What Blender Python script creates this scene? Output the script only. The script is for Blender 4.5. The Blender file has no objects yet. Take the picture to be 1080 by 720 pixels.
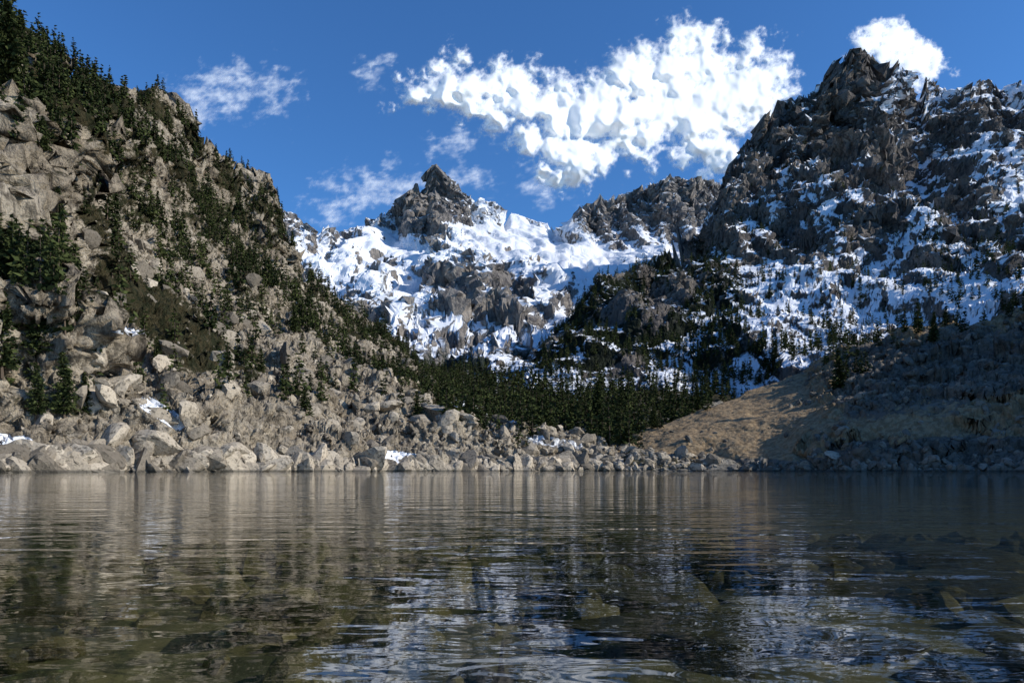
import bpy, math, random, time
import numpy as np
T0=time.time()
rng=np.random.default_rng(7)
F=720.0; HZ=495.0; CZ=0.5
# ---------------------------------------------------------------- noise
PERM=rng.permutation(256).astype(np.int32); PERM=np.concatenate([PERM,PERM])
G3=rng.normal(size=(256,3)); G3/=np.linalg.norm(G3,axis=1)[:,None]
J3=rng.random((256,3))*0.8+0.1
RV=rng.random(256)
def hsh(x,y,z): return PERM[(PERM[(PERM[x&255]+y)&255]+z)&255]
def pn(p):
    i=np.floor(p).astype(np.int32); f=p-i; u=f*f*f*(f*(f*6-15)+10)
    r=np.zeros(len(p))
    for a in (0,1):
        for b in (0,1):
            for c in (0,1):
                g=G3[hsh(i[:,0]+a,i[:,1]+b,i[:,2]+c)]
                d=g[:,0]*(f[:,0]-a)+g[:,1]*(f[:,1]-b)+g[:,2]*(f[:,2]-c)
                w=(u[:,0] if a else 1-u[:,0])*(u[:,1] if b else 1-u[:,1])*(u[:,2] if c else 1-u[:,2])
                r+=w*d
    return r*1.6
def fbm(p,o=5,g=0.5):
    s=0;a=1.0
    for k in range(o):
        s=s+a*pn(p*(2.03**k)+k*17.3); a*=g
    return s
def ridged(p,o=5,g=0.55):
    s=0;a=1.0;w=1.0
    for k in range(o):
        n=1-np.abs(pn(p*(2.07**k)+k*31.7)); n=n*n*w; s=s+a*n; w=np.clip(n*1.6,0,1); a*=g
    return s-0.9
def facet(p,tilt=1.0):
    i=np.floor(p-0.5).astype(np.int32)
    best=np.full(len(p),9.0); bid=np.zeros(len(p),np.int32); bd=np.zeros((len(p),3))
    for a in (0,1):
        for b in (0,1):
            for c in (0,1):
                h=hsh(i[:,0]+a,i[:,1]+b,i[:,2]+c)
                d=p-(i+np.array([a,b,c])+J3[h]); q=(d*d).sum(1)
                m=q<best; best[m]=q[m]; bid[m]=h[m]; bd[m]=d[m]
    return (RV[bid]-0.5)+tilt*(bd*G3[(bid*7+3)&255]).sum(1)
def sstep(a,b,x):
    t=np.clip((x-a)/(b-a),0,1); return t*t*(3-2*t)
def caps(X,Y,L):
    m=np.zeros_like(X)
    for (x0,y0,x1,y1,r,w) in L:
        dx,dy=x1-x0,y1-y0; l=dx*dx+dy*dy+1e-6
        t=np.clip(((X-x0)*dx+(Y-y0)*dy)/l,0,1)
        d=np.hypot(X-x0-t*dx,Y-y0-t*dy)
        m=np.maximum(m,w*(1-sstep(r*0.5,r*1.25,d)))
    return m
# ---------------------------------------------------------------- mesh helpers
def add_mesh(name,V,Fq,mat,attrs=None,smooth=True):
    me=bpy.data.meshes.new(name); k=Fq.shape[1]
    me.vertices.add(len(V)); me.vertices.foreach_set('co',np.ascontiguousarray(V,dtype=np.float32).ravel())
    me.loops.add(Fq.size); me.loops.foreach_set('vertex_index',np.ascontiguousarray(Fq,dtype=np.int32).ravel())
    me.polygons.add(len(Fq)); me.polygons.foreach_set('loop_start',np.arange(0,Fq.size,k,dtype=np.int32))
    me.polygons.foreach_set('use_smooth',np.full(len(Fq),smooth))
    me.update(calc_edges=True)
    if attrs:
        for n,a in attrs.items():
            at=me.attributes.new(n,'FLOAT','POINT'); at.data.foreach_set('value',np.ascontiguousarray(a,dtype=np.float32).ravel())
    me.materials.append(mat)
    ob=bpy.data.objects.new(name,me); bpy.context.collection.objects.link(ob); return ob
def grid_faces(nu,nv):
    idx=np.arange(nu*nv).reshape(nu,nv)
    return np.stack([idx[:-1,:-1],idx[1:,:-1],idx[1:,1:],idx[:-1,1:]],-1).reshape(-1,4)
def gnorm(P):
    a=np.gradient(P,axis=0); b=np.gradient(P,axis=1); n=np.cross(a,b)
    n/=np.linalg.norm(n,axis=2)[...,None]+1e-9
    return n
def proj(P):
    y=np.maximum(P[...,1],1); return 540+F*P[...,0]/y, HZ-F*(P[...,2]-CZ)/y
def smoothg(P,k):
    for _ in range(k):
        Q=P.copy(); Q[:,1:-1]=(P[:,:-2]+2*P[:,1:-1]+P[:,2:])/4; P=Q
        Q=P.copy(); Q[1:-1]=(P[:-2]+2*P[1:-1]+P[2:])/4; P=Q
    return P
def sheet(pxs,rows,segs,smooth=3):
    R=[]
    for kind,pts in rows:
        a=np.array(pts,float); d=np.interp(pxs,a[:,0],a[:,2]); q=np.interp(pxs,a[:,0],a[:,1])
        z=q if kind=='z' else CZ+(HZ-q)/F*d
        R.append(np.stack([(pxs-540)/F*d,d,z],1))
    out=[]
    for k in range(len(R)-1):
        n=segs[k]; t=np.arange(n)/n
        out.append(R[k][:,None,:]*(1-t)[None,:,None]+R[k+1][:,None,:]*t[None,:,None])
    out.append(R[-1][:,None,:]); P=np.concatenate(out,1)
    return smoothg(P,smooth*3)
def fixsky(P,ridge,ri,lo=.45,sig=1.2,it=3):
    a=np.array(ridge,float); x0,x1=-100,1180; nb=(x1-x0)//2
    ctr=x0+1+2*np.arange(nb); target=np.interp(ctr,a[:,0],a[:,1])
    wv=sstep(lo,1.0,np.arange(P.shape[1])/ri)[None,:]
    ker=np.exp(-.5*(np.arange(-8,9)/sig)**2); ker/=ker.sum()
    P=P.copy()
    for _ in range(it):
        X,Y=proj(P); b=((X-x0)//2).astype(int); ok=(b>=0)&(b<nb)
        mn=np.full(nb,1e9); np.minimum.at(mn,b[ok],Y[ok])
        good=mn<480
        fac=np.ones(nb); fac[good]=(HZ-target[good])/(HZ-mn[good])
        valid=good&(target<478)
        if valid.sum()<3: return P
        fac=np.interp(ctr,ctr[valid],fac[valid]); fac=np.clip(fac,.6,1.5)
        fac=np.convolve(np.pad(fac,8,mode='edge'),ker,'valid')
        fx=np.interp(X,ctr,fac)
        P[...,2]=CZ+(P[...,2]-CZ)*(1+(fx-1)*wv)
    return P
def disp(P,d): return P+gnorm(P)*d.reshape(P.shape[:2])[...,None]
def area(P):
    a=np.gradient(P,axis=0); b=np.gradient(P,axis=1); return np.linalg.norm(np.cross(a,b),axis=2)
def scatter(P,mask,n,pw=0.0):
    w=(area(P)*mask*np.maximum(P[...,1],20)**(-pw)).ravel(); w=np.maximum(w,0); w/=w.sum()
    i=rng.choice(len(w),n,p=w); nu,nv=P.shape[:2]
    iu=np.clip(i//nv,0,nu-2); iv=np.clip(i%nv,0,nv-2)
    a=rng.random(n)[:,None]; b=rng.random(n)[:,None]
    return P[iu,iv]*(1-a)*(1-b)+P[iu+1,iv]*a*(1-b)+P[iu,iv+1]*(1-a)*b+P[iu+1,iv+1]*a*b
def find(P,x,y):
    X,Y=proj(P); d=(X-x)**2+(Y-y)**2+P[...,1]*0.002
    i=np.argmin(d); return P.reshape(-1,3)[i]
# ---------------------------------------------------------------- node helpers
class NT:
    def __init__(s,name):
        s.m=bpy.data.materials.new(name); s.m.use_nodes=True; s.t=s.m.node_tree; s.t.nodes.clear()
        s.out=s.n('ShaderNodeOutputMaterial')
    def n(s,typ,**k):
        x=s.t.nodes.new(typ)
        for a,b in k.items(): setattr(x,a,b)
        return x
    def l(s,a,b): s.t.links.new(a,b)
    def val(s,inp,v):
        if isinstance(v,bpy.types.NodeSocket): s.l(v,inp)
        else: inp.default_value=v
    def math(s,op,a,b=0.0,c=None,clamp=False):
        x=s.n('ShaderNodeMath',operation=op,use_clamp=clamp); s.val(x.inputs[0],a); s.val(x.inputs[1],b)
        if c is not None: s.val(x.inputs[2],c)
        return x.outputs[0]
    def mix(s,f,a,b,bt='MIX'):
        x=s.n('ShaderNodeMix',data_type='RGBA',blend_type=bt); s.val(x.inputs[0],f); s.val(x.inputs[6],a); s.val(x.inputs[7],b); return x.outputs[2]
    def noise(s,co,scale,detail=6,rough=.6,dist=0.0):
        x=s.n('ShaderNodeTexNoise'); s.l(co,x.inputs['Vector']); x.inputs['Scale'].default_value=scale
        x.inputs['Detail'].default_value=detail; x.inputs['Roughness'].default_value=rough; x.inputs['Distortion'].default_value=dist; return x.outputs[0]
    def ss(s,x,a,b,lo=0.0,hi=1.0):
        m=s.n('ShaderNodeMapRange',interpolation_type='SMOOTHSTEP'); s.val(m.inputs[0],x)
        for i,v in zip((1,2,3,4),(a,b,lo,hi)): m.inputs[i].default_value=v
        return m.outputs[0]
    def attr(s,name): return s.n('ShaderNodeAttribute',attribute_name=name).outputs['Fac']
    def mapping(s,co,sc):
        m=s.n('ShaderNodeMapping'); s.l(co,m.inputs[0]); m.inputs['Scale'].default_value=sc; return m.outputs[0]
    def posz(s):
        g=s.n('ShaderNodeNewGeometry'); x=s.n('ShaderNodeSeparateXYZ'); s.l(g.outputs['Position'],x.inputs[0]); return x.outputs[2]
def C(r,g,b): return (r,g,b,1)
def terrain_mat(name,sc,ca,cb,cdark,veg,bumpd,snowsharp=.06,vegb=None,sk=.5):
    m=NT(name); co=m.n('ShaderNodeTexCoord').outputs['Object']
    n1=m.noise(co,0.05*sc,3); n2=m.noise(co,0.45*sc,6,.68)
    st=m.noise(m.mapping(co,(1,1,.22)),0.7*sc,4,.7)
    col=m.mix(m.ss(n1,.38,.62),ca,cb)
    col=m.mix(m.ss(n2,.47,.66),col,cdark)
    col=m.mix(m.ss(st,.47,.66,0,.75),col,C(cdark[0]*.6,cdark[1]*.6,cdark[2]*.6))
    vf=m.ss(m.math('ADD',m.attr('veg'),m.math('MULTIPLY',m.math('SUBTRACT',n2,.5),1.5)),.42,.62)
    vc=m.mix(m.ss(st,.4,.6),veg,vegb or C(veg[0]*.5,veg[1]*.55,veg[2]*.5))
    col=m.mix(vf,col,vc)
    col=m.mix(m.ss(m.posz(),.25,.7,.6,0.0),col,C(.05,.047,.04))
    sf=m.ss(m.math('ADD',m.attr('snow'),m.math('MULTIPLY',m.math('SUBTRACT',n2,.5),sk)),.5-snowsharp,.5+snowsharp)
    col=m.mix(sf,col,C(.72,.74,.78))
    b=m.n('ShaderNodeBsdfPrincipled'); m.l(col,b.inputs['Base Color']); b.inputs['Roughness'].default_value=.9
    b.inputs['Specular IOR Level'].default_value=.12
    h=m.math('ADD',m.math('MULTIPLY',n2,1.6),m.math('MULTIPLY',st,.7))
    h=m.math('MULTIPLY',h,m.math('SUBTRACT',1.0,m.math('MULTIPLY',sf,.86)))
    bp=m.n('ShaderNodeBump'); bp.inputs['Strength'].default_value=1.0; bp.inputs['Distance'].default_value=bumpd
    m.l(h,bp.inputs['Height']); m.l(bp.outputs[0],b.inputs['Normal']); m.l(b.outputs[0],m.out.inputs[0]); return m.m

m_left=terrain_mat('granite_hillside',1.0,C(.33,.275,.205),C(.50,.43,.33),C(.13,.11,.085),C(.065,.054,.028),1.6,vegb=C(.025,.028,.013))
m_far=terrain_mat('high_mountain_rock',.15,C(.21,.193,.18),C(.31,.275,.24),C(.115,.11,.115),C(.035,.043,.035),6.0,.07,sk=.95)  # rock colours lightened and blued, aerial haze put into the albedo
m_right=terrain_mat('dark_mountain_rock',.26,C(.125,.11,.10),C(.205,.175,.147),C(.064,.060,.061),C(.022,.027,.018),4.5,.06,sk=.85)  # right mountain's rock is darker in its own colour
m_rh=terrain_mat('dry_grass_slope',1.0,C(.13,.115,.095),C(.20,.175,.14),C(.06,.054,.044),C(.32,.235,.14),.5,vegb=C(.20,.14,.08))
m_val=terrain_mat('valley_floor',1.0,C(.22,.2,.17),C(.31,.28,.23),C(.09,.085,.07),C(.085,.070,.038),1.0,vegb=C(.032,.034,.018))

# ---------------------------------------------------------------- LEFT MOUNTAINSIDE
pl=np.concatenate([np.linspace(-600,-40,60)[:-1],np.linspace(-40,660,800)])
D0=[(-600,45),(-200,75),(0,95),(150,115),(300,140),(450,165),(560,185),(660,205)]
ridL=[(-600,-500,200),(-200,-150,230),(0,8,235),(30,38,240),(45,42,250),(58,52,255),(70,66,265),(100,84,290),(150,96,340),(165,90,355),(180,101,370),(200,114,390),(210,136,400),(235,164,430),(262,176,460),(286,185,480),(294,205,490),(301,250,480),(330,292,460),(370,324,430),(410,350,400),(450,392,350),(520,440,290),(600,467,250),(660,481,245)]
rowsL=[('z',[(x,-3,d) for x,d in D0]),
 ('z',[(x,1.8,d+9) for x,d in D0]),
 ('p',[(-600,300,75),(-200,380,105),(0,425,118),(60,428,122),(120,405,145),(200,378,185),(300,378,210),(400,410,220),(500,450,215),(600,476,218),(660,485,222)]),
 ('p',[(-600,-100,120),(-200,40,150),(0,120,150),(50,150,165),(85,175,195),(120,200,235),(200,238,300),(290,292,340),(370,357,330),(450,412,290),(520,450,260),(600,471,240),(660,483,238)]),
 ('p',ridL),
 ('z',[(-600,150,350),(0,120,400),(200,150,560),(300,100,640),(450,30,480),(660,6,300)]),
 ('z',[(-600,0,700),(0,0,800),(300,-10,900),(660,-5,500)])]
P=sheet(pl,rowsL,[22,130,180,140,14,8])
X,Y=proj(P); p=P.reshape(-1,3)
cliff=caps(X,Y,[(-60,100,10,200,60,1),(10,240,50,360,50,1),(-300,100,-60,300,150,1),(30,70,70,180,38,1),(100,140,170,170,30,.8),(270,190,290,240,22,1),(200,120,290,200,26,.8)]).ravel()
ground=sstep(-1,4,P[...,2]).ravel()
wp=p+np.stack([fbm(p/30,4),fbm(p/30+50,4),fbm(p/30+90,4)],1)*7
st=wp*np.array([1,1,.4])
d=fbm(p/60,5)*6.0*ground+ridged(st/32,4)*(3.5+6.5*cliff)*ground+facet(st/16)*(cliff*7+1.2)*ground
P=disp(P,d); p=P.reshape(-1,3)
wp=p+np.stack([fbm(p/8,3),fbm(p/8+50,3),fbm(p/8+90,3)],1)*2.0
st=wp*np.array([1,1,.5])
d=facet(st/6.5+7)*(cliff*3.6+1.2)*ground+facet(wp/3.1+3)*(cliff*1.3+1.3)*ground+facet(wp/1.6+9)*.7*ground+ridged(st/11,4)*2.2*cliff*ground
P=disp(P,d)
P=fixsky(P,ridL,22+130+180+140,.7)
PL=P; XL,YL=proj(PL); N=gnorm(smoothg(PL,6)); nz=np.abs(N[...,2])
nzn=fbm(PL.reshape(-1,3)/25,4).reshape(nz.shape)
treeL=caps(XL,YL,[(0,0,40,120,40,.7),(80,90,130,150,28,.8),(110,100,200,160,36,1),(150,150,270,240,44,1),(190,190,330,310,38,1),(270,290,390,355,36,1),(230,180,290,195,18,.7),(380,350,450,405,28,1),(0,290,50,340,50,.5),(120,210,200,260,30,.7),(430,400,560,445,28,1),(210,300,330,400,40,.16),(20,420,80,450,24,.5)])
treeL=treeL*sstep(-.4,.35,nzn+.08)+.04*sstep(485,430,YL)
vegL=caps(XL,YL,[(125,290,210,370,32,.75),(200,330,260,390,22,.55),(95,230,140,300,20,.6),(0,420,110,425,25,.4)])+treeL*.55
vegL+= .25*sstep(.45,.8,nz)*sstep(-.2,.4,nzn)+.20*sstep(300,180,YL)*sstep(-.3,.3,nzn)
snL=caps(XL,YL,[(155,425,188,446,10,.85),(0,464,28,468,9,.9),(115,345,150,352,7,.6),(395,478,445,487,9,.85),(330,482,352,486,7,.7),(480,425,540,440,10,.6),(560,462,610,470,8,.55),(215,395,240,402,7,.45)])
add_mesh('rocky_mountainside',PL.reshape(-1,3),grid_faces(*PL.shape[:2]),m_left,{'snow':snL,'veg':vegL})
print('left',time.time()-T0)
# ---------------------------------------------------------------- CENTRAL PEAK
pc=np.linspace(170,1000,900)
ridC=[(170,230,2500),(280,212,2500),(296,215,2500),(303,222,2500),(310,221,2500),(322,236,2500),(335,247,2450),(342,237,2450),(350,236,2450),(358,243,2450),(375,237,2450),(392,231,2450),(404,222,2450),(409,221,2450),(415,214,2450),(428,206,2450),(436,195,2450),(443,190,2450),(450,180,2450),(455,175,2450),(459,172,2450),(465,178,2450),(474,187,2450),(484,193,2450),(492,204,2450),(504,205,2480),(512,207,2500),(530,218,2550),(560,230,2600),(585,236,2600),(602,230,2600),(612,216,2600),(626,212,2600),(633,205,2600),(640,207,2600),(660,203,2600),(680,193,2600),(690,193,2600),(706,183,2600),(714,184,2600),(725,188,2600),(740,184,2600),(765,194,2600),(1000,200,2600)]
rowsC=[('p',[(170,440,600),(1000,440,600)]),
 ('p',[(170,370,950),(470,365,980),(560,372,950),(1000,365,950)]),
 ('p',[(170,310,1300),(280,300,1300),(400,312,1350),(470,285,1500),(540,300,1450),(600,325,1400),(650,330,1350),(1000,330,1300)]),
 ('p',[(170,270,1900),(280,262,1900),(350,268,1900),(430,246,2100),(465,240,2200),(500,247,2200),(540,262,2200),(600,276,2150),(650,268,2250),(760,262,2300),(1000,260,2300)]),
 ('p',ridC),
 ('z',[(170,600,3300),(1000,600,3300)])]
P=sheet(pc,rowsC,[20,100,170,180,14],1)
X,Y=proj(P); p=P.reshape(-1,3)
rock=caps(X,Y,[(458,195,450,235,34,.85),(400,228,520,224,15,.7),(480,295,565,325,30,.8),(610,225,760,210,30,.8),(290,225,335,255,22,.8),(400,340,540,360,30,.6),(340,300,440,340,24,.4)]).ravel()
wp=p+np.stack([fbm(p/220,4),fbm(p/220+50,4),fbm(p/220+90,4)],1)*45
sw=wp*np.array([1,.3,.3]); sw[:,0]+=wp[:,2]*.35
edge=(sstep(0,.1,(p[:,1]-600)/2000))
P=disp(P,(ridged(sw/200,6,.62)*(34+34*rock)+facet(sw/80)*(2+6*rock))*edge)
p=P.reshape(-1,3); wp=p+np.stack([fbm(p/50,3),fbm(p/50+50,3),fbm(p/50+90,3)],1)*14; sw=wp*np.array([1,.6,.35])
d=facet(sw/34+5)*(2+6*rock)+ridged(sw/52,5,.68)*(7+11*rock)+facet(wp/17)*(1.4+4.5*rock)+facet(wp/9+4)*(.8+3*rock)
P=disp(P,d*edge)
P=fixsky(P,ridC,20+100+170+180,.6,.8)
X,Y=proj(P); N=gnorm(P); N2=gnorm(smoothg(P,9)); nz=.42*np.abs(N[...,2])+.58*np.abs(N2[...,2]); p=P.reshape(-1,3)
sh=p.copy(); sh[:,0]+=p[:,2]*.5
nn=fbm(sh*np.array([1,.6,.45])/80,7,.67).reshape(nz.shape)
sn=.55+(nz-.55)*1.6+nn*.26
sn-=caps(X,Y,[(458,182,446,226,28,.6),(420,217,490,214,10,.35),(480,295,565,325,28,.40),(620,218,755,206,24,.30),(300,235,330,255,14,.25),(400,358,560,378,22,.5),(560,300,640,310,8,.15),(655,255,710,258,12,.12),(340,315,440,340,20,.10)])
sn+=caps(X,Y,[(510,226,600,272,17,.6),(330,262,395,295,22,.35),(590,245,640,285,18,.6),(380,245,440,262,14,.35),(600,275,560,320,12,.45),(560,320,600,345,12,.25),(400,290,440,320,14,.2),(480,245,540,262,12,.4),(545,245,610,262,14,.5),(640,270,720,262,8,.25)])
sn=sn*sstep(400,360,Y)+.1
ws=sstep(.52,.85,sn)[...,None]*np.clip(edge.reshape(X.shape),0,1)[...,None]
P=P*(1-ws*.85)+smoothg(P,14)*ws*.85; p=P.reshape(-1,3)
vg=sstep(355,390,Y)*.7+caps(X,Y,[(430,350,560,378,22,.5)])*.5
add_mesh('snowy_mountain_peak',p,grid_faces(*P.shape[:2]),m_far,{'snow':sn,'veg':vg},False)
print('central',time.time()-T0)
# ---------------------------------------------------------------- RIGHT MOUNTAIN
pr=np.concatenate([np.linspace(520,1110,820),np.linspace(1110,1900,80)[1:]])
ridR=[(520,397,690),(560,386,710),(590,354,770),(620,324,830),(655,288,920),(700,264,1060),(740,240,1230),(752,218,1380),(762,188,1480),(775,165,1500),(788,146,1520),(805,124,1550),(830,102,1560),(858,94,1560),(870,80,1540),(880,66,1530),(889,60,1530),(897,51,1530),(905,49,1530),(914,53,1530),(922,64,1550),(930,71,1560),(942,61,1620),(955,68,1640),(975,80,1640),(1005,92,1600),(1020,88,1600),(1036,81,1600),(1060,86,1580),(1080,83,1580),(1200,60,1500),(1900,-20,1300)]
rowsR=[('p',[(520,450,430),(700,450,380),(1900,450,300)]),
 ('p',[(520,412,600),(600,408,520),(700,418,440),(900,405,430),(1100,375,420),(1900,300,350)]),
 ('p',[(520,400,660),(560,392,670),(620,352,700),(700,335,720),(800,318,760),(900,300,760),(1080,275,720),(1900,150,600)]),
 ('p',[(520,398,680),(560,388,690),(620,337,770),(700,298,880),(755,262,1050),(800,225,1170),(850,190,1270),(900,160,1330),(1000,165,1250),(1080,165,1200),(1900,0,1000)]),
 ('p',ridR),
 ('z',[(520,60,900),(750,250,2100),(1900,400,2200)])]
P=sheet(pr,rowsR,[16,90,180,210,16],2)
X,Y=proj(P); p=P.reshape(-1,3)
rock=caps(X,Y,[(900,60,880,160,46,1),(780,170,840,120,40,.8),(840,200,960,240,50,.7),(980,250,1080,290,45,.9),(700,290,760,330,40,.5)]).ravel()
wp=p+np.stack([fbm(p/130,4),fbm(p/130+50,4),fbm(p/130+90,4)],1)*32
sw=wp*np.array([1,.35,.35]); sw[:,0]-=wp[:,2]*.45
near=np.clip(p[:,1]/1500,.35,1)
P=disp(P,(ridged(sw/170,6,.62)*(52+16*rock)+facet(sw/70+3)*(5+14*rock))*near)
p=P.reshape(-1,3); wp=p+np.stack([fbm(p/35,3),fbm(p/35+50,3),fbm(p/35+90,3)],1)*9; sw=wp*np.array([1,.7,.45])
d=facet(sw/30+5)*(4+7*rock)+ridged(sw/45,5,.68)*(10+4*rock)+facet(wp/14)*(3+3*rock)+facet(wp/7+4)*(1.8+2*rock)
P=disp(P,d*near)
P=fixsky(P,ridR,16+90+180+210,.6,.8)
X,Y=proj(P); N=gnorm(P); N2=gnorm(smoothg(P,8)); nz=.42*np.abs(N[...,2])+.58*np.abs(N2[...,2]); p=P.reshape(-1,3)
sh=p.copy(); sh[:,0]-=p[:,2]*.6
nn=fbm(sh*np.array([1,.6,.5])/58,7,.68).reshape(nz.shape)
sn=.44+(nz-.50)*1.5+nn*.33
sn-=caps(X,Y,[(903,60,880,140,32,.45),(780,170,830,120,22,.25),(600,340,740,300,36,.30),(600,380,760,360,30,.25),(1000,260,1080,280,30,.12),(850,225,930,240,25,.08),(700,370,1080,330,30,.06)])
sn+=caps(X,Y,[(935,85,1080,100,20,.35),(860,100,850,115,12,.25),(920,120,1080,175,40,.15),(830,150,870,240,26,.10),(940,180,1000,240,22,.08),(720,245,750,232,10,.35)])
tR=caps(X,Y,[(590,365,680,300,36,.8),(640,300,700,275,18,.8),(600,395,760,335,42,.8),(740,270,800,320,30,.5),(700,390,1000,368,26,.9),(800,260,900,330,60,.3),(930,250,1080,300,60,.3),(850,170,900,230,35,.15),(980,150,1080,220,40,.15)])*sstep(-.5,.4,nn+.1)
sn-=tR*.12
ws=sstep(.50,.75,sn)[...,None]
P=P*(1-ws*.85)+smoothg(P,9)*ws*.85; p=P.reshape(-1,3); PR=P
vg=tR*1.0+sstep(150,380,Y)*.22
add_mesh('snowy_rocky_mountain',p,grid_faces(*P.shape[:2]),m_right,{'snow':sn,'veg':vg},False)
XR,YR=X,Y
print('right',time.time()-T0)
# ---------------------------------------------------------------- RIGHT HILLSIDE
ph=np.concatenate([np.linspace(590,1110,560),np.linspace(1110,2000,110)[1:]])
DH=[(590,225),(700,205),(800,188),(900,165),(1080,140),(1400,100),(2000,55)]
rowsH=[('z',[(x,-3,d) for x,d in DH]),('z',[(x,1.0,d+7) for x,d in DH]),
 ('p',[(590,487,240),(700,474,222),(800,448,232),(870,430,212),(960,418,195),(1080,405,180),(1250,290,165),(1400,150,150),(2000,100,120)]),
 ('p',[(590,484,255),(640,470,262),(680,455,270),(740,428,290),(800,408,305),(850,392,312),(880,378,296),(920,362,285),(960,352,275),(1030,341,265),(1080,330,255),(1200,245,250),(1400,105,230),(2000,-50,200)]),
 ('z',[(590,0,380),(800,5,420),(1080,20,420),(1400,60,400),(2000,80,400)])]
P=sheet(ph,rowsH,[22,110,130,24],3)
X,Y=proj(P); p=P.reshape(-1,3); g=sstep(-1,3,p[:,2])
rk=caps(X,Y,[(900,400,1080,370,48,1),(860,480,1080,470,20,1),(1080,400,1500,200,90,1)]).ravel()
P=disp(P,(fbm(p/40,4)*2.6+facet(p/14)*(.2+3.2*rk))*g); p=P.reshape(-1,3)
P=disp(P,(facet(p/4.5+2)*(.18+1.6*rk)+facet(p/2+2)*(.1+.6*rk)+fbm(p/3,4)*.28)*g)
PH=P; XH,YH=proj(P); nn=fbm(P.reshape(-1,3)/12,5).reshape(XH.shape)
vg=1.0-caps(XH,YH,[(910,400,1080,375,46,.85),(640,492,1080,488,8,.8),(880,475,1080,470,14,.8)])+nn*.4
add_mesh('grassy_hillside',P.reshape(-1,3),grid_faces(*P.shape[:2]),m_rh,{'snow':np.zeros(len(P.reshape(-1,3))),'veg':vg})
# ---------------------------------------------------------------- VALLEY FLOOR
pv=np.linspace(250,1250,500)
rowsV=[('z',[(250,-3,175),(600,-3,196),(1250,-3,175)]),('z',[(250,1.5,190),(600,1.5,208),(1250,1.5,190)]),
 ('p',[(250,462,250),(480,462,260),(600,468,265),(1250,465,260)]),
 ('p',[(250,430,380),(480,425,390),(600,428,400),(700,430,400),(1250,430,400)]),
 ('p',[(250,392,760),(540,388,760),(1250,390,760)]),('z',[(250,90,1500),(1250,90,1500)])]
P=sheet(pv,rowsV,[14,70,90,70,8],3)
p=P.reshape(-1,3); g=sstep(-1,3,p[:,2])
P=disp(P,(fbm(p/50,4)*3+facet(p/15)*1.6)*g); p=P.reshape(-1,3)
P=disp(P,(facet(p/5)*1.3+facet(p/2.2)*.6)*g)
PV=P; XV,YV=proj(P); nn=fbm(P.reshape(-1,3)/22,4).reshape(XV.shape)
tV=(caps(XV,YV,[(430,415,720,415,38,1),(560,438,680,435,28,.9),(480,458,560,468,15,.6),(560,470,660,460,18,.9),(700,410,900,410,18,.7)]))*sstep(-.6,.3,nn+.12)
sn=caps(XV,YV,[(480,430,560,445,12,.4),(560,478,640,480,6,.55)])+nn*.25
add_mesh('valley_ground',P.reshape(-1,3),grid_faces(*P.shape[:2]),m_val,{'snow':sn,'veg':.35+tV*.6+nn*.4})
print('terrain',time.time()-T0)
# ---------------------------------------------------------------- ROCKS
def ico(sub):
    import bmesh
    bm=bmesh.new(); bmesh.ops.create_icosphere(bm,subdivisions=sub,radius=1)
    V=np.array([v.co[:] for v in bm.verts]); Fc=np.array([[v.index for v in f.verts] for f in bm.faces]); bm.free(); return V,Fc
def rock_tpl(sub,n):
    V,Fc=ico(sub); out=[]
    for k in range(n):
        K=rng.integers(9,15); pn_=rng.normal(size=(K,3)); pn_/=np.linalg.norm(pn_,axis=1)[:,None]
        dd=rng.uniform(.5,.95,K); c=V@pn_.T
        r=np.where(c>.05,dd[None,:]/np.maximum(c,.05),9).min(1); r=np.minimum(r,1.25)
        W=V*r[:,None]; W*=np.array([1,rng.uniform(.55,.9),rng.uniform(.4,.75)])
        out.append((W,Fc))
    return out
def rotm(n,tilt=3.14):
    a=rng.uniform(0,2*np.pi,n); b=rng.uniform(-tilt,tilt,n); c=rng.uniform(-tilt,tilt,n)
    def R(ax,t):
        m=np.zeros((n,3,3)); i,j=[(1,2),(0,2),(0,1)][ax]; m[:,ax,ax]=1; m[:,i,i]=np.cos(t); m[:,j,j]=np.cos(t); m[:,i,j]=-np.sin(t); m[:,j,i]=np.sin(t); return m
    return R(2,a)@R(0,b)@R(1,c)
def merge(tpls,pos,scl,rots,tone=None):
    Vs=[];Fs=[];Ts=[];off=0; which=rng.integers(0,len(tpls),len(pos))
    if tone is None: tone=rng.random(len(pos))
    for k,t in enumerate(tpls):
        s=np.where(which==k)[0]
        if len(s)==0: continue
        W=np.einsum('nij,vj->nvi',rots[s],t[0])*scl[s][:,None,None]+pos[s][:,None,:]
        nv=len(t[0]); Vs.append(W.reshape(-1,3)); Fs.append((t[1][None]+(np.arange(len(s))*nv)[:,None,None]).reshape(-1,t[1].shape[1])+off)
        if len(t)<3: tt=tone[s][:,None]+np.zeros(nv)[None]
        else: tt=np.where(t[2][None]<0,-1,tone[s][:,None]*.5+t[2][None]*.5)
        Ts.append(tt.ravel()); off+=len(s)*nv
    return np.concatenate(Vs),np.concatenate(Fs),np.concatenate(Ts)
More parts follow.
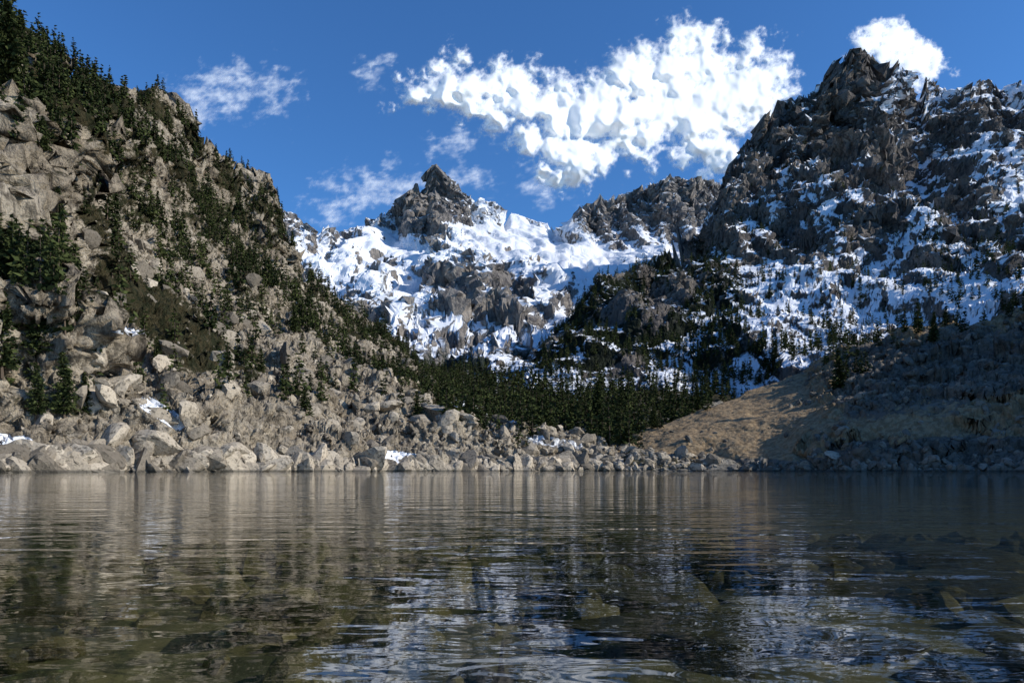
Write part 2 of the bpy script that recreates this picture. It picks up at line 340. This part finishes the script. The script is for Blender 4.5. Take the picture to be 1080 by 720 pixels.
def rock_mat(name,ca,cb,nsc=1.4,bd=.4,wet=True):
    m=NT(name); co=m.n('ShaderNodeTexCoord').outputs['Object']
    col=m.mix(m.attr('tone'),ca,cb); n2=m.noise(co,nsc,5,.7)
    col=m.mix(m.ss(n2,.48,.68),col,C(ca[0]*.5,ca[1]*.5,ca[2]*.48))
    if wet: col=m.mix(m.ss(m.math('ADD',m.posz(),m.math('MULTIPLY',n2,.5)),.45,.9,.75,0.0),col,C(.05,.047,.04))
    b=m.n('ShaderNodeBsdfPrincipled'); m.l(col,b.inputs['Base Color']); b.inputs['Roughness'].default_value=.88; b.inputs['Specular IOR Level'].default_value=.2
    bp=m.n('ShaderNodeBump'); bp.inputs['Strength'].default_value=.9; bp.inputs['Distance'].default_value=bd; m.l(n2,bp.inputs['Height']); m.l(bp.outputs[0],b.inputs['Normal'])
    m.l(b.outputs[0],m.out.inputs[0]); return m.m
mr=rock_mat('granite_boulders',C(.15,.128,.10),C(.50,.43,.335)); mrd=rock_mat('weathered_boulders',C(.12,.107,.088),C(.27,.24,.195))
T2=rock_tpl(2,14); T3=rock_tpl(3,8)
def shore(P,lo=-.6,hi=2.2): return ((P[...,2]>lo)&(P[...,2]<hi)&(P[...,1]<240)).astype(float)
def sizes(n,lo,hi,pw=2.5): return lo+(hi-lo)*rng.random(n)**pw
def rocks(name,P,mask,n,lo,hi,mat,tp=T2,pw=2.5,sink=.0):
    pos=scatter(P,mask,n); s=sizes(n,lo,hi,pw); pos[:,2]+=s*sink
    V,Fc,t=merge(tp,pos,s,rotm(n),None); return add_mesh(name,V,Fc,mat,{'tone':t},False)
screeL=caps(XL,YL,[(110,260,180,300,30,.6),(120,400,420,440,60,1),(150,330,330,400,50,.9),(0,440,600,475,34,1),(230,270,330,340,25,.5),(400,420,600,465,28,1)])*(1-.75*caps(XL,YL,[(130,300,210,370,26,1)]))*(1-caps(XL,YL,[(155,425,188,446,8,.9),(395,478,445,487,8,.9),(0,464,28,468,8,.9)]))
rocks('scree_boulders',PL,screeL*(XL>-60),9000,.45,4.2,mr,pw=3.8)
rocks('shore_boulders',PL,shore(PL)*(XL>-150),1200,.4,4.4,mr,T3,3.6,.0)
rocks('shore_rocks',PH,shore(PH)*(XH<1200),1000,.4,2.2,mrd,T3,2.8,.1)
rocks('hillside_rocks',PH,caps(XH,YH,[(880,400,1080,380,50,1),(860,470,1080,465,22,1),(640,470,760,470,14,.3)])+.03*(XH<1150),2400,.3,2.4,mrd,T2,3)
rocks('valley_boulders',PV,shore(PV,-.5,40)*(XV>400)*(XV<760),1700,.4,2.8,mr,T2,3.2,.1)
for (x,y,s,Pm) in [(388,490,5.4,PL),(168,470,3.8,PL),(322,486,3.6,PL),(462,438,5.6,PL),(566,470,4.4,PV),(250,480,4.0,PL),(408,432,4.4,PL),(45,478,3.0,PL),(745,432,2.0,PH),(880,482,2.2,PH),(205,488,2.8,PL),(432,478,2.8,PL)]:
    q=find(Pm,x,y); V,Fc,t=merge(T3,np.zeros((1,3)),np.array([s]),rotm(1,.5),np.array([.75]))
    o=add_mesh('boulder',V,Fc,mr,{'tone':t},False); o.location=(q[0],q[1],max(q[2],0)+s*.2)
print('rocks',time.time()-T0)
# ---------------------------------------------------------------- TREES
def pine_tpl(seed,levels,nb,cards,size,full=.2):
    r=np.random.default_rng(seed); V=[];Fq=[];T=[]
    def quad(a,b,c,d,t):
        i=len(V); V.extend([a,b,c,d]); Fq.append([i,i+1,i+2,i+3]); T.extend([t]*4)
    lean=r.normal(0,.02,2)
    ctr=lambda h: np.array([lean[0]*h*h+.008*math.sin(h*7+seed),lean[1]*h*h,h])
    S=6 if levels>15 else 4; hs=[-.04,.1,.3,.55,.8,1.0] if levels>15 else [-.04,.4,1.0]
    for a in range(len(hs)-1):
        for k in range(S):
            pts=[]
            for (h,kk) in ((hs[a],k),(hs[a],k+1),(hs[a+1],k+1),(hs[a+1],k)):
                rr=.017*(1.03-h)+.001; an=2*math.pi*kk/S; pts.append(ctr(max(h,0))*np.array([1,1,0])+np.array([rr*math.cos(an),rr*math.sin(an),h]))
            quad(*pts,-1)
    for i in range(levels):
        h=.10+.89*((i+r.random()*.8)/levels); env=full*((1-h)**.8+.05)*(1-.35*math.exp(-((h-.10)/.08)**2))
        n=max(3,int(nb*(1-.45*h)))
        for k in range(n):
            if r.random()<.1: continue
            an=r.uniform(0,2*math.pi); L=env*r.uniform(.55,1.2); c=ctr(h); dr=r.uniform(-.3,.15)
            dirv=np.array([math.cos(an),math.sin(an),dr])
            side=np.array([-math.sin(an),math.cos(an),0])
            e=c+dirv*L; w=.0035*(1.1-h)
            if levels>15: quad(c-side*w,c+side*w,e+side*w*.3,e-side*w*.3,-1)
            for j in range(cards):
                t=(j+r.uniform(.3,1.0))/cards; q=c+dirv*L*t+r.normal(0,.006,3)
                sz=size*r.uniform(.6,1.3)*(1.15-.5*h)
                u=dirv*.8+r.normal(0,.45,3); u/=np.linalg.norm(u); v=np.cross(u,r.normal(0,1,3)); v/=np.linalg.norm(v)+1e-6
                u=u*sz; v=v*sz*.42
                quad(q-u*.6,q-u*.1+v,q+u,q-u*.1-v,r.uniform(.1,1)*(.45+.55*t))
    return np.array(V),np.array(Fq),np.array(T)
def tmat():
    m=NT('pine_foliage'); t=m.attr('tone')
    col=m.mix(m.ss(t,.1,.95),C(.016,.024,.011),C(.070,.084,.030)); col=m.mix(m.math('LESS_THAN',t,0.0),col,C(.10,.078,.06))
    d=m.n('ShaderNodeBsdfDiffuse'); m.l(col,d.inputs[0]); m.l(d.outputs[0],m.out.inputs[0]); return m.m
mt=tmat()
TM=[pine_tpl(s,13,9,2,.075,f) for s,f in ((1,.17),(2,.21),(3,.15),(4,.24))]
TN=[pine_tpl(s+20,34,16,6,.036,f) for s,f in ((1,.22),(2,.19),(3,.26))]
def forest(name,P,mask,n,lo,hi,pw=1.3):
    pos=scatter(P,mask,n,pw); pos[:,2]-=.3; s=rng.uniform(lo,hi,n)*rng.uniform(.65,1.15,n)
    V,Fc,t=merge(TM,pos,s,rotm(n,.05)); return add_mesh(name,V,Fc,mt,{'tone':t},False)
treeLf=np.where((YL<475)&(XL>-80)&(XL<600),treeL,0)
treeLf[:,22+130+180+140+1:]*=.2
forest('hillside_pine_forest',PL,treeLf,2900,6,12)
forest('valley_pine_forest',PV,tV*(YV<478),2500,9,18,1.7)
forest('mountain_pine_forest',PR,np.where((XR<1150),tR,0),4600,8,15,2.0)
forest('sparse_pines',PH,caps(XH,YH,[(870,380,900,395,14,1),(930,358,1010,346,14,1),(640,468,740,425,10,1),(1040,340,1080,335,12,.3)])*(XH<1100),70,5,12)
print('forest',time.time()-T0)
nm=[]
for k,tp in enumerate(TN):
    o=add_mesh('pine_tree',tp[0],tp[1],mt,{'tone':tp[2]},False); nm.append(o.data); bpy.data.objects.remove(o)
R2=random.Random(5)
for (x,y,h,Pm) in [(50,292,80,PL),(22,400,105,PL),(2,390,90,PL),(68,440,72,PL),(40,440,60,PL),(8,95,105,PL),(30,110,75,PL),(-12,90,90,PL),(22,60,50,PL),(45,160,40,PL),(14,300,60,PL),(108,292,38,PL),(240,398,36,PL),(115,385,42,PL),(52,345,45,PL),(275,395,30,PL),(165,380,28,PL),(310,352,34,PL),(85,120,36,PL),(320,430,26,PL),(40,380,80,PL),(8,350,70,PL),(90,440,50,PL),(62,235,40,PL),
   (628,452,52,PV),(527,478,42,PV),(540,470,36,PV),(575,455,40,PV),(600,462,34,PV),(495,462,34,PV),(655,445,36,PV),(885,412,46,PH),(984,362,34,PH),(735,432,28,PH),(440,445,34,PL),(690,452,26,PH)]:
    q=find(Pm,x,y); o=bpy.data.objects.new('pine_tree',nm[R2.randrange(3)]); bpy.context.collection.objects.link(o)
    s=h/F*q[1]; o.scale=(s*R2.uniform(.9,1.2),s*R2.uniform(.9,1.2),s); o.location=(q[0],q[1],q[2]-.3); o.rotation_euler=(0,0,R2.uniform(0,6.28))
# ---------------------------------------------------------------- WATER + LAKE BED
m=NT('lake_water'); co=m.n('ShaderNodeTexCoord').outputs['Object']
w1=m.noise(m.mapping(co,(.5,1.4,1)),1.5,2,.5,.4); w2=m.noise(m.mapping(co,(.6,1.3,1)),6,2,.55,.5); w3=m.noise(m.mapping(co,(.5,1,1)),.16,1,.5)
h=m.math('ADD',m.math('MULTIPLY',w1,.024),m.math('MULTIPLY',w2,.0048)); h=m.math('MULTIPLY',h,m.ss(w3,.3,.7,.5,1.3))
bp=m.n('ShaderNodeBump'); bp.inputs['Strength'].default_value=1.0; bp.inputs['Distance'].default_value=1.0; m.l(h,bp.inputs['Height'])
geo=m.n('ShaderNodeNewGeometry'); dt=m.n('ShaderNodeVectorMath',operation='DOT_PRODUCT'); m.l(geo.outputs['Incoming'],dt.inputs[0]); m.l(bp.outputs[0],dt.inputs[1])
cs=m.math('ABSOLUTE',dt.outputs['Value']); fr=m.math('ADD',.022,m.math('MULTIPLY',m.math('POWER',m.math('SUBTRACT',1.0,cs,clamp=True),4.3),.978),clamp=True)
tr=m.n('ShaderNodeBsdfTransparent'); tr.inputs[0].default_value=C(.77,.78,.62)
gl=m.n('ShaderNodeBsdfGlossy'); gl.inputs['Roughness'].default_value=.02; gl.inputs[0].default_value=C(1,1,1); m.l(bp.outputs[0],gl.inputs['Normal'])
mx=m.n('ShaderNodeMixShader'); m.l(fr,mx.inputs[0]); m.l(tr.outputs[0],mx.inputs[1]); m.l(gl.outputs[0],mx.inputs[2]); m.l(mx.outputs[0],m.out.inputs[0])
V=np.array([[-900,-900,0],[900,-900,0],[900,330,0],[-900,330,0]],float); add_mesh('lake_water',V,np.array([[0,1,2,3]]),m.m)
xs=np.sinh(np.linspace(-5.2,5.2,420))*5; ys=-6+np.concatenate([np.linspace(0,22,260),22+np.geomspace(.2,330,120)])
A,B=np.meshgrid(xs,ys,indexing='ij'); r=np.hypot(A,B)
def bedz(A,B): return -(.24+.55*sstep(2,10,B-A*.3)+2.4*sstep(9,45,np.hypot(A,B)))
Z=bedz(A,B); q=np.stack([A,B,A*0],-1).reshape(-1,3)
Z=Z+(fbm(q/2.5,4)*.08+facet(q/.6)*.04+facet(q/.25)*.025).reshape(Z.shape)
Z=np.minimum(Z,-.07)
m=NT('lake_bed'); co=m.n('ShaderNodeTexCoord').outputs['Object']
col=m.mix(m.ss(m.noise(co,1.1,6,.6),.4,.62),C(.036,.037,.020),C(.12,.105,.062)); col=m.mix(m.ss(m.noise(co,5,5,.7),.48,.64),col,C(.020,.022,.013))
col=m.mix(m.ss(m.posz(),-1.6,-.45,.9,0.0),col,C(.020,.023,.013))  # colour darkened with depth in place of light absorbed by the water
b=m.n('ShaderNodeBsdfPrincipled'); m.l(col,b.inputs['Base Color']); b.inputs['Roughness'].default_value=.9; m.l(b.outputs[0],m.out.inputs[0])
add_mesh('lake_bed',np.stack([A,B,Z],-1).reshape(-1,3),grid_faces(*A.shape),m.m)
n=2200; px_=rng.uniform(-6,9,n); py_=rng.uniform(1,13,n); s=sizes(n,.03,.34,3.2); zz=bedz(px_,py_)
s=np.minimum(s,-zz*.7)
V,Fc,t=merge(T3,np.stack([px_,py_,zz+s*.1],1),s,rotm(n)); mws=rock_mat('wet_stones',C(.024,.024,.017),C(.125,.108,.07),6,.03,False); add_mesh('submerged_stones',V,Fc,mws,{'tone':t},False)
for (bx,by,s,sx) in [(1.0,2.6,.34,2.0),(1.9,2.3,.3,1.6),(.55,3.6,.32,1.5),(2.2,3.9,.36,1.9),(-1.1,3.2,.22,1.3),(3.4,5.2,.42,1.8),(1.3,5.6,.4,1.6)]:
    V,Fc,t=merge(T3,np.zeros((1,3)),np.array([s]),rotm(1,.25),np.array([.05])); V[:,2]*=.65; V[:,0]*=sx
    o=add_mesh('submerged_boulder',V,Fc,mws,{'tone':t},False); o.location=(bx,by,-V[:,2].max()-.07)
# ---------------------------------------------------------------- CLOUDS (relief shells standing obliquely so the broad side faces the sun)
def cloud(name,L,x0,x1,y0,y1,depth,thick,wisp=0,seed=0,amax=1.0,step=1.0):
    gx=np.arange(x0,x1,step); gy=np.arange(y1,y0,-step); A,B=np.meshgrid(gx,gy,indexing='ij')
    q=np.stack([A.ravel()/60+seed,B.ravel()/60*(1.6 if wisp else 1),np.full(A.size,3.3+seed)],1)
    wx=fbm(q*1.6,5).reshape(A.shape)*16; wy=fbm(q*1.6+40,5).reshape(A.shape)*14
    soft=np.full_like(A,-1.0)
    for (a,b,c,d_,r,w) in L:
        dx,dy=c-a,d_-b; l=dx*dx+dy*dy+1e-6; t=np.clip(((A+wx-a)*dx+(B+wy-b)*dy)/l,0,1); dist=np.hypot(A+wx-a-t*dx,B+wy-b-t*dy)
        soft=np.maximum(soft,w*(1-dist/(r*1.25)))
    f=fbm(q*3.0+5,7,.68).reshape(A.shape)
    qw=q+fbm(q*2.0,3)[:,None]*.15
    bl=(fbm(qw*1.7+3,4,.45)).reshape(A.shape)
    dens=soft+(f*.46 if not wisp else f*.5-.05)
    al=sstep(.0,.85 if not wisp else 1.3,dens)*amax
    hgt=(1-np.exp(-np.clip(dens,0,3)*1.1))*thick+bl*.36*thick*sstep(0,.7,dens)
    a_=(A-540)/F; b_=(HZ-B)/F; ac=(.5*(x0+x1)-540)/F; bc=(HZ-.5*(y0+y1))/F
    k1,k2=.5,.35
    hh=smoothg(np.where(dens>0,hgt,0)[...,None],6)[...,0]
    yy=depth*(1-k1*ac-k2*bc)/(1-k1*a_-k2*b_)-hh
    G=np.stack([a_*yy,yy,CZ+b_*yy],-1)
    V=G.reshape(-1,3); Fc=grid_faces(*A.shape); al=al.ravel()
    keep=al[Fc].max(1)>.003; Fc=Fc[keep]; u=np.unique(Fc); mp=np.zeros(len(V),int); mp[u]=np.arange(len(u))
    return add_mesh(name,V[u],mp[Fc],mcloud,{'dens':al[u]})
m=NT('cloud'); d=m.n('ShaderNodeBsdfDiffuse'); d.inputs[0].default_value=C(.93,.93,.93); t=m.n('ShaderNodeBsdfTranslucent'); t.inputs[0].default_value=C(.9,.92,.95)
mx=m.n('ShaderNodeMixShader'); mx.inputs[0].default_value=.25; m.l(d.outputs[0],mx.inputs[1]); m.l(t.outputs[0],mx.inputs[2])
em=m.n('ShaderNodeEmission'); em.inputs[0].default_value=C(.85,.92,1); em.inputs[1].default_value=.18  # slight self-glow standing in for light scattered inside the cloud
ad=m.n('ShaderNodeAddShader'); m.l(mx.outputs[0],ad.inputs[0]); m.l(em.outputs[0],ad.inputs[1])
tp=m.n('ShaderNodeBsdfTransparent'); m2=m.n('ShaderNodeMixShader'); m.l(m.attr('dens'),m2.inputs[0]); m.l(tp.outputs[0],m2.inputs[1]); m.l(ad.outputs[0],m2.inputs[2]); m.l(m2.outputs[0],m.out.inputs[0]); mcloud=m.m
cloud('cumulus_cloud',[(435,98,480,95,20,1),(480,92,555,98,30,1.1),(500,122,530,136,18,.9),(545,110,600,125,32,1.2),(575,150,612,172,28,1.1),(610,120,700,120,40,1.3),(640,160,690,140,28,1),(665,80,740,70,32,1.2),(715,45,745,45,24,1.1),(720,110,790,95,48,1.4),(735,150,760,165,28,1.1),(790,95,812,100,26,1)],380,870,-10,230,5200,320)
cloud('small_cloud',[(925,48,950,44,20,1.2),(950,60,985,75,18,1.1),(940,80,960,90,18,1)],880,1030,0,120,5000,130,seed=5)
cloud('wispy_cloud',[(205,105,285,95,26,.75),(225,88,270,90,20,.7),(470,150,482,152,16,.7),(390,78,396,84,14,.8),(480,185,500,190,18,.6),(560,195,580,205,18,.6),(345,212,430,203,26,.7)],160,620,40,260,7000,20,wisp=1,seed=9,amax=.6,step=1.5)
# ---------------------------------------------------------------- LIGHT / WORLD / CAMERA
from mathutils import Vector
sd=Vector((.84,-.22,.52)).normalized()
L=bpy.data.lights.new('sun','SUN'); L.energy=5.0; L.angle=math.radians(.5); L.color=(1,.94,.83)
lo=bpy.data.objects.new('sun',L); bpy.context.collection.objects.link(lo); lo.rotation_euler=(sd).to_track_quat('Z','Y').to_euler()
w=bpy.data.worlds.new('World'); bpy.context.scene.world=w; w.use_nodes=True; nt=w.node_tree
bg=nt.nodes['Background']; sk=nt.nodes.new('ShaderNodeTexSky'); sk.sky_type='NISHITA'; sk.sun_disc=False
sk.sun_elevation=math.asin(sd.z); sk.sun_rotation=math.atan2(sd.x,sd.y); sk.altitude=1800; sk.air_density=1.25; sk.dust_density=.8; sk.ozone_density=2.5
mxw=nt.nodes.new('ShaderNodeMix'); mxw.data_type='RGBA'; mxw.blend_type='MULTIPLY'; mxw.inputs[0].default_value=1; mxw.inputs[7].default_value=(.54,1.04,1.58,1)
nt.links.new(sk.outputs[0],mxw.inputs[6]); nt.links.new(mxw.outputs[2],bg.inputs[0]); bg.inputs[1].default_value=.102
cam=bpy.data.cameras.new('camera'); cam.lens=24; cam.sensor_width=36; cam.shift_y=(HZ-360)/1080; cam.clip_start=.05; cam.clip_end=30000
co_=bpy.data.objects.new('camera',cam); co_.location=(0,0,CZ); co_.rotation_euler=(math.pi/2,0,0); bpy.context.collection.objects.link(co_); bpy.context.scene.camera=co_
sc=bpy.context.scene; sc.view_settings.view_transform='Standard'; sc.view_settings.look='None'; sc.view_settings.exposure=0
print('done',time.time()-T0)
